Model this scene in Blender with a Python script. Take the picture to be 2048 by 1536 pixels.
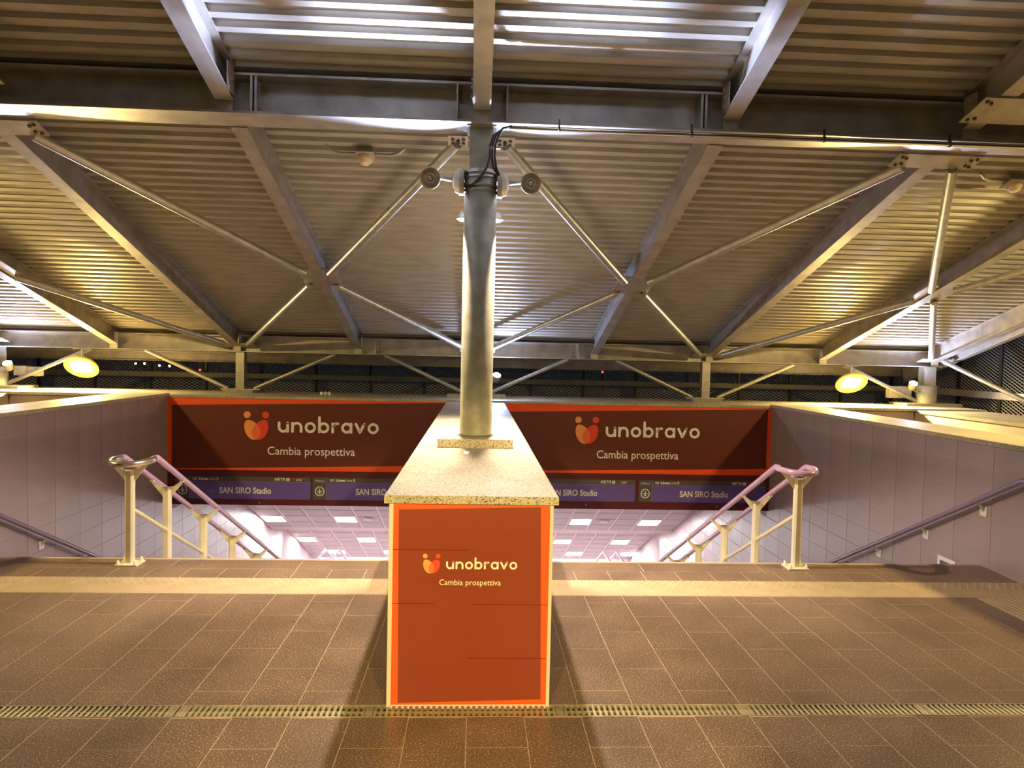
import bpy, math, random
from mathutils import Vector, Matrix

for o in list(bpy.data.objects):
    bpy.data.objects.remove(o)
S = bpy.context.scene
COL = S.collection
random.seed(7)

# ------------------------------------------------------------------ camera
F_PX = 1420.0
PITCH, YAW, ROLL = math.radians(-2.224), math.radians(2.856), math.radians(1.274)
cam_d = bpy.data.cameras.new('camera')
cam = bpy.data.objects.new('camera', cam_d)
COL.objects.link(cam)
cam_d.sensor_fit = 'HORIZONTAL'
cam_d.sensor_width = 36.0
cam_d.lens = 36.0 * F_PX / 2048.0
cam_d.clip_start, cam_d.clip_end = 0.05, 500
fwd = Vector((math.sin(YAW) * math.cos(PITCH), math.cos(YAW) * math.cos(PITCH), math.sin(PITCH)))
rgt = Vector((math.cos(YAW), -math.sin(YAW), 0))
upv = rgt.cross(fwd)
r2 = math.cos(ROLL) * rgt + math.sin(ROLL) * upv
u2 = -math.sin(ROLL) * rgt + math.cos(ROLL) * upv
cam.matrix_world = Matrix(((r2.x, u2.x, -fwd.x, 0), (r2.y, u2.y, -fwd.y, 0), (r2.z, u2.z, -fwd.z, 1.88), (0, 0, 0, 1)))
S.camera = cam

# ------------------------------------------------------------------ world, exposure
S.view_settings.view_transform = 'Standard'
S.view_settings.look = 'None'
S.view_settings.gamma = 1.0
S.view_settings.use_curve_mapping = False
S.view_settings.exposure = 0.0
W = bpy.data.worlds.new('night_sky')
S.world = W
W.use_nodes = True
W.node_tree.nodes['Background'].inputs[0].default_value = (0.010, 0.011, 0.014, 1)
W.node_tree.nodes['Background'].inputs[1].default_value = 0.6

# strengths of the lamps the place has (used by the lamp builders below)
FLOOD_FAR = 2600.0
FLOOD_NEAR = 1500.0
BACK_W = 2300.0      # watts of each warm spot behind the viewer
DOWN_W = 700.0       # watts of each downlight on the central column
UP_W = 2100.0          # watts of each small uplight on the central column
SPOT_FAR = 1700.0
PANEL = 85.0
WARM = (1.0, 0.73, 0.27)
COOL = (0.52, 0.62, 1.0)

# ------------------------------------------------------------------ materials
M = {}
def mat(name, col, rough=0.5, metal=0.0, var=0.0, scale=8.0, col2=None, spec=0.5, bump=0.0, bscale=60.0, stretch=None, coat=0.0):
    m = bpy.data.materials.new(name); m.use_nodes = True
    nt = m.node_tree; b = nt.nodes['Principled BSDF']
    b.inputs['Roughness'].default_value = rough
    b.inputs['Metallic'].default_value = metal
    b.inputs['Specular IOR Level'].default_value = spec
    b.inputs['Coat Weight'].default_value = coat
    b.inputs['Base Color'].default_value = (*col, 1)
    tc = nt.nodes.new('ShaderNodeTexCoord')
    mp = nt.nodes.new('ShaderNodeMapping'); nt.links.new(tc.outputs['Object'], mp.inputs[0])
    if stretch: mp.inputs['Scale'].default_value = stretch
    if var > 0 or col2:
        n = nt.nodes.new('ShaderNodeTexNoise'); n.inputs['Scale'].default_value = scale; n.inputs['Detail'].default_value = 6
        nt.links.new(mp.outputs[0], n.inputs['Vector'])
        r = nt.nodes.new('ShaderNodeValToRGB')
        c2 = col2 or tuple(c * (1 - var) for c in col)
        c1 = col if col2 else tuple(min(1, c * (1 + var)) for c in col)
        r.color_ramp.elements[0].position = 0.35; r.color_ramp.elements[1].position = 0.65
        r.color_ramp.elements[0].color = (*c2, 1); r.color_ramp.elements[1].color = (*c1, 1)
        nt.links.new(n.outputs['Fac'], r.inputs[0]); nt.links.new(r.outputs[0], b.inputs['Base Color'])
    if bump > 0:
        n2 = nt.nodes.new('ShaderNodeTexNoise'); n2.inputs['Scale'].default_value = bscale; n2.inputs['Detail'].default_value = 4
        nt.links.new(mp.outputs[0], n2.inputs['Vector'])
        bp = nt.nodes.new('ShaderNodeBump'); bp.inputs['Strength'].default_value = bump; bp.inputs['Distance'].default_value = 0.01
        nt.links.new(n2.outputs['Fac'], bp.inputs['Height']); nt.links.new(bp.outputs[0], b.inputs['Normal'])
    M[name] = m
    return m
def emit(name, col, strength):
    m = bpy.data.materials.new(name); m.use_nodes = True
    b = m.node_tree.nodes['Principled BSDF']
    b.inputs['Base Color'].default_value = (0.8, 0.8, 0.8, 1)
    b.inputs['Emission Color'].default_value = (*col, 1)
    b.inputs['Emission Strength'].default_value = strength
    M[name] = m
    return m
def granite(name, base, speck, dark, scale, rough, amount=0.58, spec=0.5):
    m = bpy.data.materials.new(name); m.use_nodes = True
    nt = m.node_tree; b = nt.nodes['Principled BSDF']
    b.inputs['Roughness'].default_value = rough; b.inputs['Specular IOR Level'].default_value = spec
    tc = nt.nodes.new('ShaderNodeTexCoord')
    geo = nt.nodes.new('ShaderNodeNewGeometry')
    n1 = nt.nodes.new('ShaderNodeTexNoise'); n1.inputs['Scale'].default_value = scale; n1.inputs['Detail'].default_value = 3
    nt.links.new(geo.outputs['Position'], n1.inputs['Vector'])
    r1 = nt.nodes.new('ShaderNodeValToRGB')
    e = r1.color_ramp.elements
    e[0].position = 0.36; e[0].color = (*dark, 1)
    e[1].position = amount + 0.06; e[1].color = (*speck, 1)
    a = e.new(0.45); a.color = (*base, 1)
    a = e.new(amount); a.color = (*base, 1)
    nt.links.new(n1.outputs['Fac'], r1.inputs[0])
    n2 = nt.nodes.new('ShaderNodeTexNoise'); n2.inputs['Scale'].default_value = 2.2; n2.inputs['Detail'].default_value = 5
    nt.links.new(geo.outputs['Position'], n2.inputs['Vector'])
    mx = nt.nodes.new('ShaderNodeMix'); mx.data_type = 'RGBA'; mx.blend_type = 'MULTIPLY'
    r2_ = nt.nodes.new('ShaderNodeValToRGB')
    r2_.color_ramp.elements[0].position = 0.3; r2_.color_ramp.elements[0].color = (0.78, 0.76, 0.74, 1)
    r2_.color_ramp.elements[1].position = 0.7; r2_.color_ramp.elements[1].color = (1.15, 1.12, 1.1, 1)
    nt.links.new(n2.outputs['Fac'], r2_.inputs[0])
    mx.inputs[0].default_value = 1.0
    nt.links.new(r1.outputs[0], mx.inputs[6]); nt.links.new(r2_.outputs[0], mx.inputs[7])
    nt.links.new(mx.outputs[2], b.inputs['Base Color'])
    rr = nt.nodes.new('ShaderNodeMapRange'); rr.inputs['To Min'].default_value = rough - 0.03; rr.inputs['To Max'].default_value = rough + 0.05
    nt.links.new(n2.outputs['Fac'], rr.inputs['Value']); nt.links.new(rr.outputs[0], b.inputs['Roughness'])
    M[name] = m
    return m

granite('floor_granite', (0.172, 0.115, 0.080), (0.58, 0.44, 0.33), (0.095, 0.061, 0.042), 125, 0.35, 0.585)
granite('stair_granite', (0.50, 0.44, 0.43), (0.6, 0.55, 0.54), (0.3, 0.26, 0.25), 120, 0.4)
mat('grout', (0.50, 0.385, 0.28), 0.8, var=0.12)
granite('coping_granite', (0.47, 0.43, 0.33), (0.58, 0.54, 0.43), (0.10, 0.09, 0.07), 110, 0.55, 0.6, 0.2)
mat('tactile_cream', (0.42, 0.315, 0.19), 0.55, var=0.08, scale=5)
mat('grate_metal', (0.42, 0.36, 0.22), 0.45, 0.5, var=0.25, scale=14)
mat('black_pit', (0.01, 0.009, 0.007), 0.9)
mat('deck_steel', (0.46, 0.43, 0.37), 0.46, 0.28, var=0.10, scale=3.0, stretch=(1, 4, 4))
mat('beam_steel', (0.42, 0.39, 0.35), 0.42, 0.5, var=0.16, scale=5.0)
mat('tube_steel', (0.44, 0.42, 0.37), 0.36, 0.6, var=0.14, scale=9.0)
mat('column_steel', (0.33, 0.31, 0.225), 0.52, 0.15, var=0.20, scale=7.0, bump=0.05, bscale=30)
mat('bolt_steel', (0.10, 0.085, 0.07), 0.5, 0.6)
mat('chrome_tube', (0.62, 0.58, 0.52), 0.18, 0.95)
mat('dark_rubber', (0.035, 0.03, 0.028), 0.5)
mat('mauve_tile', (0.32, 0.245, 0.25), 0.42, var=0.05, scale=1.5)
mat('mauve_grout', (0.42, 0.34, 0.35), 0.8)
mat('cream_wall', (0.66, 0.58, 0.47), 0.55, var=0.06, scale=2)
mat('lower_wall', (0.62, 0.55, 0.58), 0.5, var=0.04, scale=1.5)
mat('orange_print', (0.95, 0.095, 0.010), 0.42)
mat('brown_print', (0.225, 0.032, 0.009), 0.40, var=0.05, scale=2)
mat('banner_brown', (0.120, 0.018, 0.005), 0.42, var=0.03, scale=2)
mat('banner_orange', (0.92, 0.090, 0.008), 0.42)
mat('print_cream', (0.92, 0.80, 0.62), 0.45)
mat('print_white', (0.90, 0.88, 0.90), 0.45)
mat('petal_light', (0.90, 0.34, 0.09), 0.45)
mat('petal_red', (0.80, 0.055, 0.016), 0.45)
mat('petal_mid', (0.86, 0.15, 0.045), 0.45)
mat('lintel_maroon', (0.085, 0.010, 0.014), 0.4)
mat('sign_purple', (0.130, 0.088, 0.38), 0.32)
mat('sign_grey', (0.085, 0.075, 0.065), 0.4)
mat('sign_white', (0.80, 0.78, 0.78), 0.4)
mat('sign_red', (0.62, 0.04, 0.03), 0.4)
mat('sign_lilac', (0.34, 0.26, 0.48), 0.4)
mat('rail_lilac', (0.50, 0.30, 0.50), 0.25, 0.0, var=0.05, coat=0.4)
mat('rail_worn', (0.55, 0.50, 0.42), 0.25, 0.9)
mat('wall_rail_purple', (0.26, 0.19, 0.30), 0.24, 0.15, coat=0.4)
mat('post_cream', (0.74, 0.69, 0.50), 0.38, var=0.05, scale=9)
mat('bracket_white', (0.74, 0.69, 0.62), 0.4)
mat('panel_lilac', (0.40, 0.345, 0.36), 0.5)
mat('panel_frame', (0.62, 0.52, 0.55), 0.5)
mat('nosing', (0.42, 0.33, 0.24), 0.5)
mat('mesh_steel', (0.60, 0.55, 0.40), 0.5, 0.1)
mat('fence_post', (0.04, 0.037, 0.033), 0.5, 0.4)
mat('rail_galv', (0.46, 0.43, 0.36), 0.5, 0.25, var=0.1)
mat('device_grey', (0.30, 0.28, 0.24), 0.45, 0.2)
mat('device_beige', (0.48, 0.43, 0.33), 0.45)
mat('device_cream', (0.85, 0.72, 0.48), 0.4)
mat('box_grey', (0.42, 0.40, 0.35), 0.5)
mat('flood_ring', (0.62, 0.46, 0.08), 0.4)
mat('stone_dark', (0.16, 0.14, 0.12), 0.8)
mat('paper', (0.8, 0.78, 0.72), 0.7)
mat('handrail_far', (0.52, 0.40, 0.68), 0.3, coat=0.3)
emit('flood_far_lens', WARM, FLOOD_FAR)
emit('flood_near_lens', WARM, FLOOD_NEAR)
emit('flood_back_lens', WARM, 130)
emit('spot_far_lens', COOL, SPOT_FAR)
emit('spot_near_lens', (1.0, 0.93, 0.85), 60)
emit('panel_light', (1.0, 0.93, 0.95), PANEL)
emit('street_white', (1.0, 0.86, 0.66), 14)
emit('street_red', (1.0, 0.04, 0.03), 10)

# ------------------------------------------------------------------ mesh helpers
ORG = {}
class MB:
    def __init__(s): s.v = []; s.f = []; s.sm = []
    def add(s, vs, fs, smooth=False):
        n = len(s.v); s.v += [tuple(v) for v in vs]
        for f in fs: s.f.append(tuple(i + n for i in f)); s.sm.append(smooth)
        return s
    def box(s, x0, x1, y0, y1, z0, z1):
        s.add([(x0,y0,z0),(x1,y0,z0),(x1,y1,z0),(x0,y1,z0),(x0,y0,z1),(x1,y0,z1),(x1,y1,z1),(x0,y1,z1)],
              [(3,2,1,0),(4,5,6,7),(0,1,5,4),(1,2,6,5),(2,3,7,6),(3,0,4,7)])
        return s
    def bevbox(s, x0, x1, y0, y1, z0, z1, c=0.003):
        # box with chamfered top rim
        s.add([(x0,y0,z0),(x1,y0,z0),(x1,y1,z0),(x0,y1,z0),(x0,y0,z1-c),(x1,y0,z1-c),(x1,y1,z1-c),(x0,y1,z1-c),
               (x0+c,y0+c,z1),(x1-c,y0+c,z1),(x1-c,y1-c,z1),(x0+c,y1-c,z1)],
              [(3,2,1,0),(0,1,5,4),(1,2,6,5),(2,3,7,6),(3,0,4,7),(4,5,9,8),(5,6,10,9),(6,7,11,10),(7,4,8,11),(8,9,10,11)])
        return s
    def obox(s, c, ax, ay, az):
        c, ax, ay, az = Vector(c), Vector(ax), Vector(ay), Vector(az)
        vs = [c + sx*ax + sy*ay + sz*az for sz in (-1,1) for sx, sy in ((-1,-1),(1,-1),(1,1),(-1,1))]
        s.add(vs, [(3,2,1,0),(4,5,6,7),(0,1,5,4),(1,2,6,5),(2,3,7,6),(3,0,4,7)])
        return s
    def tube(s, pts, r, n=12, cap=True, rs=None):
        pts = [Vector(p) for p in pts]
        rings = []
        t0 = (pts[1] - pts[0]).normalized()
        a = t0.orthogonal().normalized()
        for i, p in enumerate(pts):
            if i == 0: t = (pts[1]-pts[0]).normalized()
            elif i == len(pts)-1: t = (pts[-1]-pts[-2]).normalized()
            else: t = ((pts[i+1]-p).normalized() + (p-pts[i-1]).normalized()).normalized()
            a = (a - t*a.dot(t)).normalized(); b = t.cross(a)
            k = 1.0
            if 0 < i < len(pts)-1:
                k = 1.0 / max(0.6, (pts[i+1]-p).normalized().dot(t))
            rr = (rs[i] if rs else r)
            rings.append([p + (a*math.cos(2*math.pi*j/n) + b*math.sin(2*math.pi*j/n))*rr for j in range(n)])
        n0 = len(s.v)
        vs = [v for R_ in rings for v in R_]
        fs = []
        for i in range(len(pts)-1):
            for j in range(n):
                k2 = (j+1) % n
                fs.append((i*n+j, i*n+k2, (i+1)*n+k2, (i+1)*n+j))
        s.add(vs, fs, True)
        if cap:
            for ring, rev in ((rings[0], True), (rings[-1], False)):
                idx = list(range(n))
                if rev: idx = idx[::-1]
                s.add(ring, [tuple(idx)])
        return s
    def lathe(s, c, axis, prof, n=20, smooth=True):
        # prof: list of (dist along axis, radius)
        c, axis = Vector(c), Vector(axis).normalized()
        a = axis.orthogonal().normalized(); b = axis.cross(a)
        vs = []; fs = []
        for d, r in prof:
            for j in range(n):
                t = 2*math.pi*j/n
                vs.append(c + axis*d + (a*math.cos(t) + b*math.sin(t))*max(r, 1e-5))
        for i in range(len(prof)-1):
            for j in range(n):
                k2 = (j+1) % n
                fs.append((i*n+j, i*n+k2, (i+1)*n+k2, (i+1)*n+j))
        s.add(vs, fs, smooth)
        return s
    def ibeam(s, p0, p1, h, b, tw=0.01, tf=0.014, side=(1,0,0), up=None):
        # I section swept p0->p1; p is the centre of the bottom flange underside
        p0, p1 = Vector(p0), Vector(p1); t = (p1-p0).normalized()
        sd = Vector(side); up = Vector(up) if up else sd.cross(t).normalized()
        if up.z < 0: up = -up
        prof = [(-b/2,0),(b/2,0),(b/2,tf),(tw/2,tf),(tw/2,h-tf),(b/2,h-tf),(b/2,h),(-b/2,h),(-b/2,h-tf),(-tw/2,h-tf),(-tw/2,tf),(-b/2,tf)]
        n = len(prof)
        vs = [p + sd*x + up*z for p in (p0,p1) for x, z in prof]
        fs = [(i, (i+1) % n, n+(i+1) % n, n+i) for i in range(n)]
        s.add(vs, fs)
        for k in (0, n):
            for q in ((0,1,2,11),(11,2,3,10),(10,3,4,9),(9,4,5,8),(8,5,6,7)):
                s.add([vs[k+i] for i in q], [(0,1,2,3)])
        return s
    def poly(s, pts, th=None):
        pts = [Vector(p) for p in pts]
        n = len(pts)
        if th is None:
            s.add(pts, [tuple(range(n))])
        else:
            th = Vector(th)
            s.add(pts + [p + th for p in pts], [tuple(range(n)), tuple(range(2*n-1, n-1, -1))] + [(i, n+i, n+(i+1) % n, (i+1) % n) for i in range(n)])
        return s
    def build(s, name, m, parent=None, origin=None):
        if parent is not None: org = ORG[parent.name]
        elif origin is not None: org = Vector(origin)
        else:
            xs = [v[0] for v in s.v]; ys = [v[1] for v in s.v]; zs = [v[2] for v in s.v]
            org = Vector(((min(xs)+max(xs))/2, (min(ys)+max(ys))/2, min(zs)))
        me = bpy.data.meshes.new(name)
        me.from_pydata([(v[0]-org.x, v[1]-org.y, v[2]-org.z) for v in s.v], [], s.f)
        me.polygons.foreach_set('use_smooth', s.sm)
        me.materials.append(M[m] if isinstance(m, str) else m)
        me.update()
        o = bpy.data.objects.new(name, me); COL.objects.link(o)
        if parent is not None: o.parent = parent
        else: o.location = org
        ORG[o.name] = org
        return o

def thing(name, label, cat, loc, group=None):
    o = bpy.data.objects.new(name, None); COL.objects.link(o)
    o.empty_display_size = 0.1
    o.location = loc; ORG[o.name] = Vector(loc)
    return tag(o, label, cat, group)
def tag(o, label, cat=None, group=None):
    o['label'] = label
    if cat: o['category'] = cat
    if group: o['group'] = group
    return o
def struct(o, label=None, cat=None):
    o['kind'] = 'structure'
    if label: o['label'] = label
    if cat: o['category'] = cat
    return o
def lib(o, name, parent, world_loc):
    """another object sharing o's mesh, placed at a world position"""
    c = bpy.data.objects.new(name, o); COL.objects.link(c)
    c.parent = parent; c.location = Vector(world_loc) - ORG[parent.name]
    ORG[c.name] = ORG[parent.name]
    return c
def mesh_of(mb, name, m):
    me = bpy.data.meshes.new(name)
    me.from_pydata(mb.v, [], mb.f); me.polygons.foreach_set('use_smooth', mb.sm)
    me.materials.append(M[m]); me.update()
    return me

# flat print helpers: everything lies in an upright plane y = Y facing the camera (-y)
def text_into(mb, txt, x, z, size, Y, align='CENTER', width=None, bold=0.0, shear=0.0):
    cu = bpy.data.curves.new('lettering_source', 'FONT')
    cu.body = txt; cu.size = size; cu.align_x = align; cu.align_y = 'BOTTOM_BASELINE'
    cu.offset = bold; cu.shear = shear; cu.resolution_u = 3
    ob = bpy.data.objects.new('lettering_source', cu); COL.objects.link(ob)
    bpy.context.view_layer.update()
    me = bpy.data.meshes.new_from_object(ob.evaluated_get(bpy.context.evaluated_depsgraph_get()))
    xs = [v.co.x for v in me.vertices]
    k = 1.0
    if width: k = width / (max(xs) - min(xs))
    cx = (max(xs) + min(xs)) / 2 if align == 'CENTER' else min(xs)
    mb.add([(x + (v.co.x - cx)*k, Y, z + v.co.y) for v in me.vertices], [tuple(p.vertices) for p in me.polygons])
    bpy.data.objects.remove(ob); bpy.data.curves.remove(cu); bpy.data.meshes.remove(me)
def disc_into(mb, x, z, r, Y, n=24, rz=None):
    mb.add([(x + r*math.cos(2*math.pi*i/n), Y, z + (rz or r)*math.sin(2*math.pi*i/n)) for i in range(n)], [tuple(range(n))])
def stroke_into(mb, pts, w, Y):
    # ribbon with round ends and joints
    k = 0
    for (x0, z0), (x1, z1) in zip(pts, pts[1:]):
        d = math.hypot(x1-x0, z1-z0)
        if d < 1e-9: continue
        nx, nz = -(z1-z0)/d*w/2, (x1-x0)/d*w/2
        mb.add([(x0+nx, Y, z0+nz), (x0-nx, Y, z0-nz), (x1-nx, Y, z1-nz), (x1+nx, Y, z1+nz)], [(0,1,2,3)])
    for x, z in pts:
        k += 1
        disc_into(mb, x, z, w/2, Y - 0.00003*(k % 3), 12)
def arc(cx, cz, r, a0, a1, n=14):
    return [(cx + r*math.cos(math.radians(a0+(a1-a0)*i/n)), cz + r*math.sin(math.radians(a0+(a1-a0)*i/n))) for i in range(n+1)]
def wordmark(parent, m, x, z, width, Y):
    """rounded lower-case wordmark drawn with strokes of even width, x-height = 1"""
    r = 0.38; w = 0.235
    G = {
     'u': ([[(0,.88),(0,.5)] + arc(r,.5,r,180,360) + [(2*r,.88)], [(2*r,.5),(2*r,.12)]], 2*r),
     'n': ([[(0,.88),(0,.12)], [(0,.5)] + arc(r,.5,r,180,0) + [(2*r,.12)]], 2*r),
     'o': ([arc(r,.5,r,0,360,26)], 2*r),
     'b': ([[(0,1.42),(0,.12)], arc(r,.5,r,0,360,26)], 2*r),
     'r': ([[(0,.88),(0,.12)], [(0,.5)] + arc(r,.5,r,180,80)], 1.15*r),
     'a': ([[(2*r,.88),(2*r,.12)], arc(r,.5,r,0,360,26)], 2*r),
     'v': ([[(0,.88),(.37,.13),(.74,.88)]], .74),
    }
    adv = 0; runs = []
    for ch in 'unobravo':
        st, wd = G[ch]
        runs.append((adv, st)); adv += wd + w + 0.19
    tot = adv - 0.19
    k = width / tot
    for i, (a, st) in enumerate(runs):
        mb = MB()
        for s_ in st:
            stroke_into(mb, [(x + (w/2 + a + px)*k, z + pz*k - .02*k) for px, pz in s_], w*k, Y)
        mb.build('letter', m, parent)
    return k
def clip_convex(A, B):
    out = A
    n = len(B)
    for i in range(n):
        (x0, z0), (x1, z1) = B[i], B[(i+1) % n]
        inp = out; out = []
        ins = lambda p: (x1-x0)*(p[1]-z0) - (z1-z0)*(p[0]-x0) >= 0
        for j in range(len(inp)):
            p, q = inp[j], inp[(j+1) % len(inp)]
            if ins(p): out.append(p)
            if ins(p) != ins(q):
                d = (x1-x0)*(q[1]-p[1]) - (z1-z0)*(q[0]-p[0])
                t = ((x1-x0)*(z0-p[1]) - (z1-z0)*(x0-p[0])) / d
                out.append((p[0]+t*(q[0]-p[0]), p[1]+t*(q[1]-p[1])))
    return out
def petal(cx, cz, a, b, rot, n=40):
    c, s_ = math.cos(rot), math.sin(rot)
    pts = []
    for i in range(n):
        t = 2*math.pi*i/n
        u = a*math.cos(t); v = b*math.sin(t)*(1 - 0.16*math.cos(t))
        pts.append((cx + u*c - v*s_, cz + u*s_ + v*c))
    return pts
def emblem_into(parent, x, z, h, Y):
    """two dots over two overlapping petals; x,z = centre bottom, h = height"""
    k = h
    lp = petal(x - 0.150*k, z + 0.345*k, 0.385*k, 0.252*k, math.radians(120))
    rp = petal(x + 0.150*k, z + 0.345*k, 0.385*k, 0.252*k, math.radians(60))
    a = MB(); a.poly([(p[0], Y, p[1]) for p in lp]); disc_into(a, x - 0.325*k, z + 0.875*k, 0.122*k, Y)
    a.build('emblem_half', 'petal_light', parent)
    a = MB(); a.poly([(p[0], Y - 0.0006, p[1]) for p in rp]); disc_into(a, x + 0.325*k, z + 0.875*k, 0.122*k, Y)
    a.build('emblem_half', 'petal_red', parent)
    a = MB(); a.poly([(p[0], Y - 0.0012, p[1]) for p in clip_convex(lp, rp)])
    a.build('emblem_overlap', 'petal_mid', parent)

# ================================================================== SETTING
YP = 3.75          # front of the central pier and of the side walls
YE = 6.45          # first stair edge
YB = 11.3          # back wall
XW = 4.80          # inner face of the stairwell side walls
ZC = 1.14          # coping level
SL = 0.517         # stair pitch

# ---- floor slab + tiles
b = MB()
b.box(-9.4, 9.4, -7.0, 3.632, -0.25, -0.0008)
b.box(-9.4, 9.4, 3.632, 3.762, -0.25, -0.055)
b.box(-9.4, 9.4, 3.762, YE, -0.25, -0.0008)
floor = struct(b.build('floor', 'grout', origin=(0, 0, 0)), 'dark brown speckled granite tile floor before the stairs')
G_ = 0.0021
x0t = -0.017; tw = 0.30
rest = MB()
tile_cache = {}
ntile = 0
def floor_tile(xa, xb, ya, yb, named):
    global ntile
    if xb - xa < 0.02 or yb - ya < 0.02: return
    xa += G_; xb -= G_; ya += G_; yb -= G_
    if named:
        key = (round(xb-xa, 3), round(yb-ya, 3))
        if key not in tile_cache:
            w_, d_ = key
            tile_cache[key] = mesh_of(MB().bevbox(-w_/2, w_/2, -d_/2, d_/2, -0.02, 0.0, 0.0006), 'floor_tile', 'floor_granite')
        lib(tile_cache[key], 'floor_tile', floor, ((xa+xb)/2, (ya+yb)/2, 0)); ntile += 1
    else:
        rest.bevbox(xa, xb, ya, yb, -0.02, 0.0, 0.0006)
PW = 0.43
def fill(xlo, xhi, ylo, yhi, joint_even, joint_odd, L, vis, skip=None):
    i = math.floor((xlo - x0t) / tw) - 1
    while x0t + i*tw < xhi:
        xa, xb = max(xlo, x0t + i*tw), min(xhi, x0t + (i+1)*tw)
        if xb > xa:
            j = joint_even if i % 2 == 0 else joint_odd
            k = math.floor((ylo - j) / L) - 1
            while j + k*L < yhi:
                ya, yb = max(ylo, j + k*L), min(yhi, j + (k+1)*L)
                if yb - ya > 0.02:
                    floor_tile(xa, xb, ya, yb, vis(xa, xb, ya, yb))
                k += 1
        i += 1
LT = 0.5755
inview = lambda xa, xb, ya, yb: yb > 2.75 and xb > -0.72*ya - 0.35 and xa < 0.80*ya + 0.3
fill(-7.6, 7.6, -4.0, 3.632, 3.34, 3.05, LT, inview)
fill(-XW, -0.432, 3.762, 5.515, 4.205, 3.92, LT, inview)
fill(0.422, 4.10, 3.762, 5.515, 3.92, 4.205, LT, inview)
fill(4.52, XW, 3.762, 5.515, 3.92, 4.205, LT, inview)
for sgn, xa, xb in ((-1, -XW, -0.432), (1, 0.422, XW)):
    fill(xa, xb, 5.905, 6.165, 5.0, 5.0, 5.0, inview)
    n_ = 4
    for q in range(n_):
        w_ = (xb - xa) / n_
        floor_tile(xa + q*w_, xa + (q+1)*w_, 6.165, YE - 0.03, True)
r_ = rest.build('floor_tile', 'floor_granite', floor); r_['kind'] = 'stuff'
b = MB(); b.box(-XW, -0.432, YE - 0.028, YE + 0.012, -0.04, 0.001); b.box(0.422, XW, YE - 0.028, YE + 0.012, -0.04, 0.001)
b.build('stair_nosing', 'nosing', floor)

# ---- tactile strips
def dome(mb, x, y, r=0.017, h=0.007):
    n = 8
    vs = [(x + r*math.cos(2*math.pi*i/n), y + r*math.sin(2*math.pi*i/n), 0.001) for i in range(n)]
    vs += [(x + 0.6*r*math.cos(2*math.pi*i/n), y + 0.6*r*math.sin(2*math.pi*i/n), h) for i in range(n)]
    mb.add(vs, [(i, (i+1) % n, n+(i+1) % n, n+i) for i in range(n)] + [tuple(range(n, 2*n))], True)
tb = MB(); tb.bevbox(-0.1985, 0.1985, -0.193, 0.193, -0.02, 0.002, 0.001)
for i in range(6):
    for j in range(4):
        dome(tb, -0.1665 + i*0.0666 + (0.0333 if j % 2 else 0) - .0166, 0.165 - j*0.048)
tact_mesh = mesh_of(tb, 'tactile_tile', 'tactile_cream')
for sgn, xa, xb, lab in ((-1, -XW, -0.432, 'cream tactile warning strip with studs at the head of the left stairs'),
                         (1, 0.422, XW, 'cream tactile warning strip with studs at the head of the right stairs')):
    t = thing('tactile_strip', lab, 'tactile paving', ((xa+xb)/2, 5.71, 0))
    n_ = int(round((xb - xa) / 0.4)); w_ = (xb - xa) / n_
    for q in range(n_):
        c = lib(tact_mesh, 'tactile_tile', t, (xa + (q+.5)*w_, 5.71, 0)); c.scale = (w_/0.4, 1, 1)
tb = MB(); tb.bevbox(-0.2085, 0.2085, -0.199, 0.199, -0.02, 0.001, 0.001)
for i in range(8):
    tb.bevbox(-0.19 + i*0.05, -0.165 + i*0.05, -0.199, 0.199, 0.0, 0.005, 0.002)
guide_mesh = mesh_of(tb, 'guide_tile', 'tactile_cream')
t = thing('tactile_guide_path', 'ribbed cream guide path leading off the right end of the studded strip', 'tactile paving', (4.31, 4.6, 0))
for q in range(4):
    lib(guide_mesh, 'guide_tile', t, (4.31, 5.315 - q*0.4, 0))

# ---- drain channel
t = thing('drain_channel', 'slotted metal drain channel running across the floor before the orange pier', 'drain', (0, 3.697, -0.05))
for ya in (3.634, 3.752):
    MB().box(-4.2, 4.2, ya, ya + 0.008, -0.05, 0.001).build('edge_rail', 'grate_metal', t)
MB().box(-4.2, 4.2, 3.694, 3.700, -0.03, -0.004).build('cross_rod', 'grate_metal', t)
MB().box(-4.2, 4.2, 3.634, 3.760, -0.054, -0.05).build('channel_bed', 'black_pit', t)
bar = mesh_of(MB().bevbox(-0.008, 0.008, -0.055, 0.055, -0.03, 0.0, 0.002), 'grate_bar', 'grate_metal')
wide = mesh_of(MB().bevbox(-0.02, 0.02, -0.055, 0.055, -0.03, 0.0, 0.002), 'grate_bar', 'grate_metal')
nb = 0; xg = -3.7
while xg < 4.0:
    brk = abs(((xg + 0.02) % 1.0) - 0.5) < 0.016
    lib(wide if brk else bar, 'grate_bar', t, (xg, 3.697, 0)); xg += 0.0305; nb += 1

# ---- central pier wall with coping
b = MB().box(-0.430, 0.412, YP, YB, -6, 1.098)
pier = struct(b.build('wall_center', 'cream_wall', origin=(0, YP, 0)), 'low central wall between the two stairs under a granite coping')
MB().bevbox(-0.470, 0.448, 3.712, YB - 0.02, 1.098, ZC, 0.003).build('coping', 'coping_granite', pier)
for xa, xb in ((-0.446, -0.424), (0.406, 0.424)):
    MB().box(xa, xb, YP - 0.012, YP + 0.03, 0.0, 1.097).build('corner_strip', 'cream_wall', pier)

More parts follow.
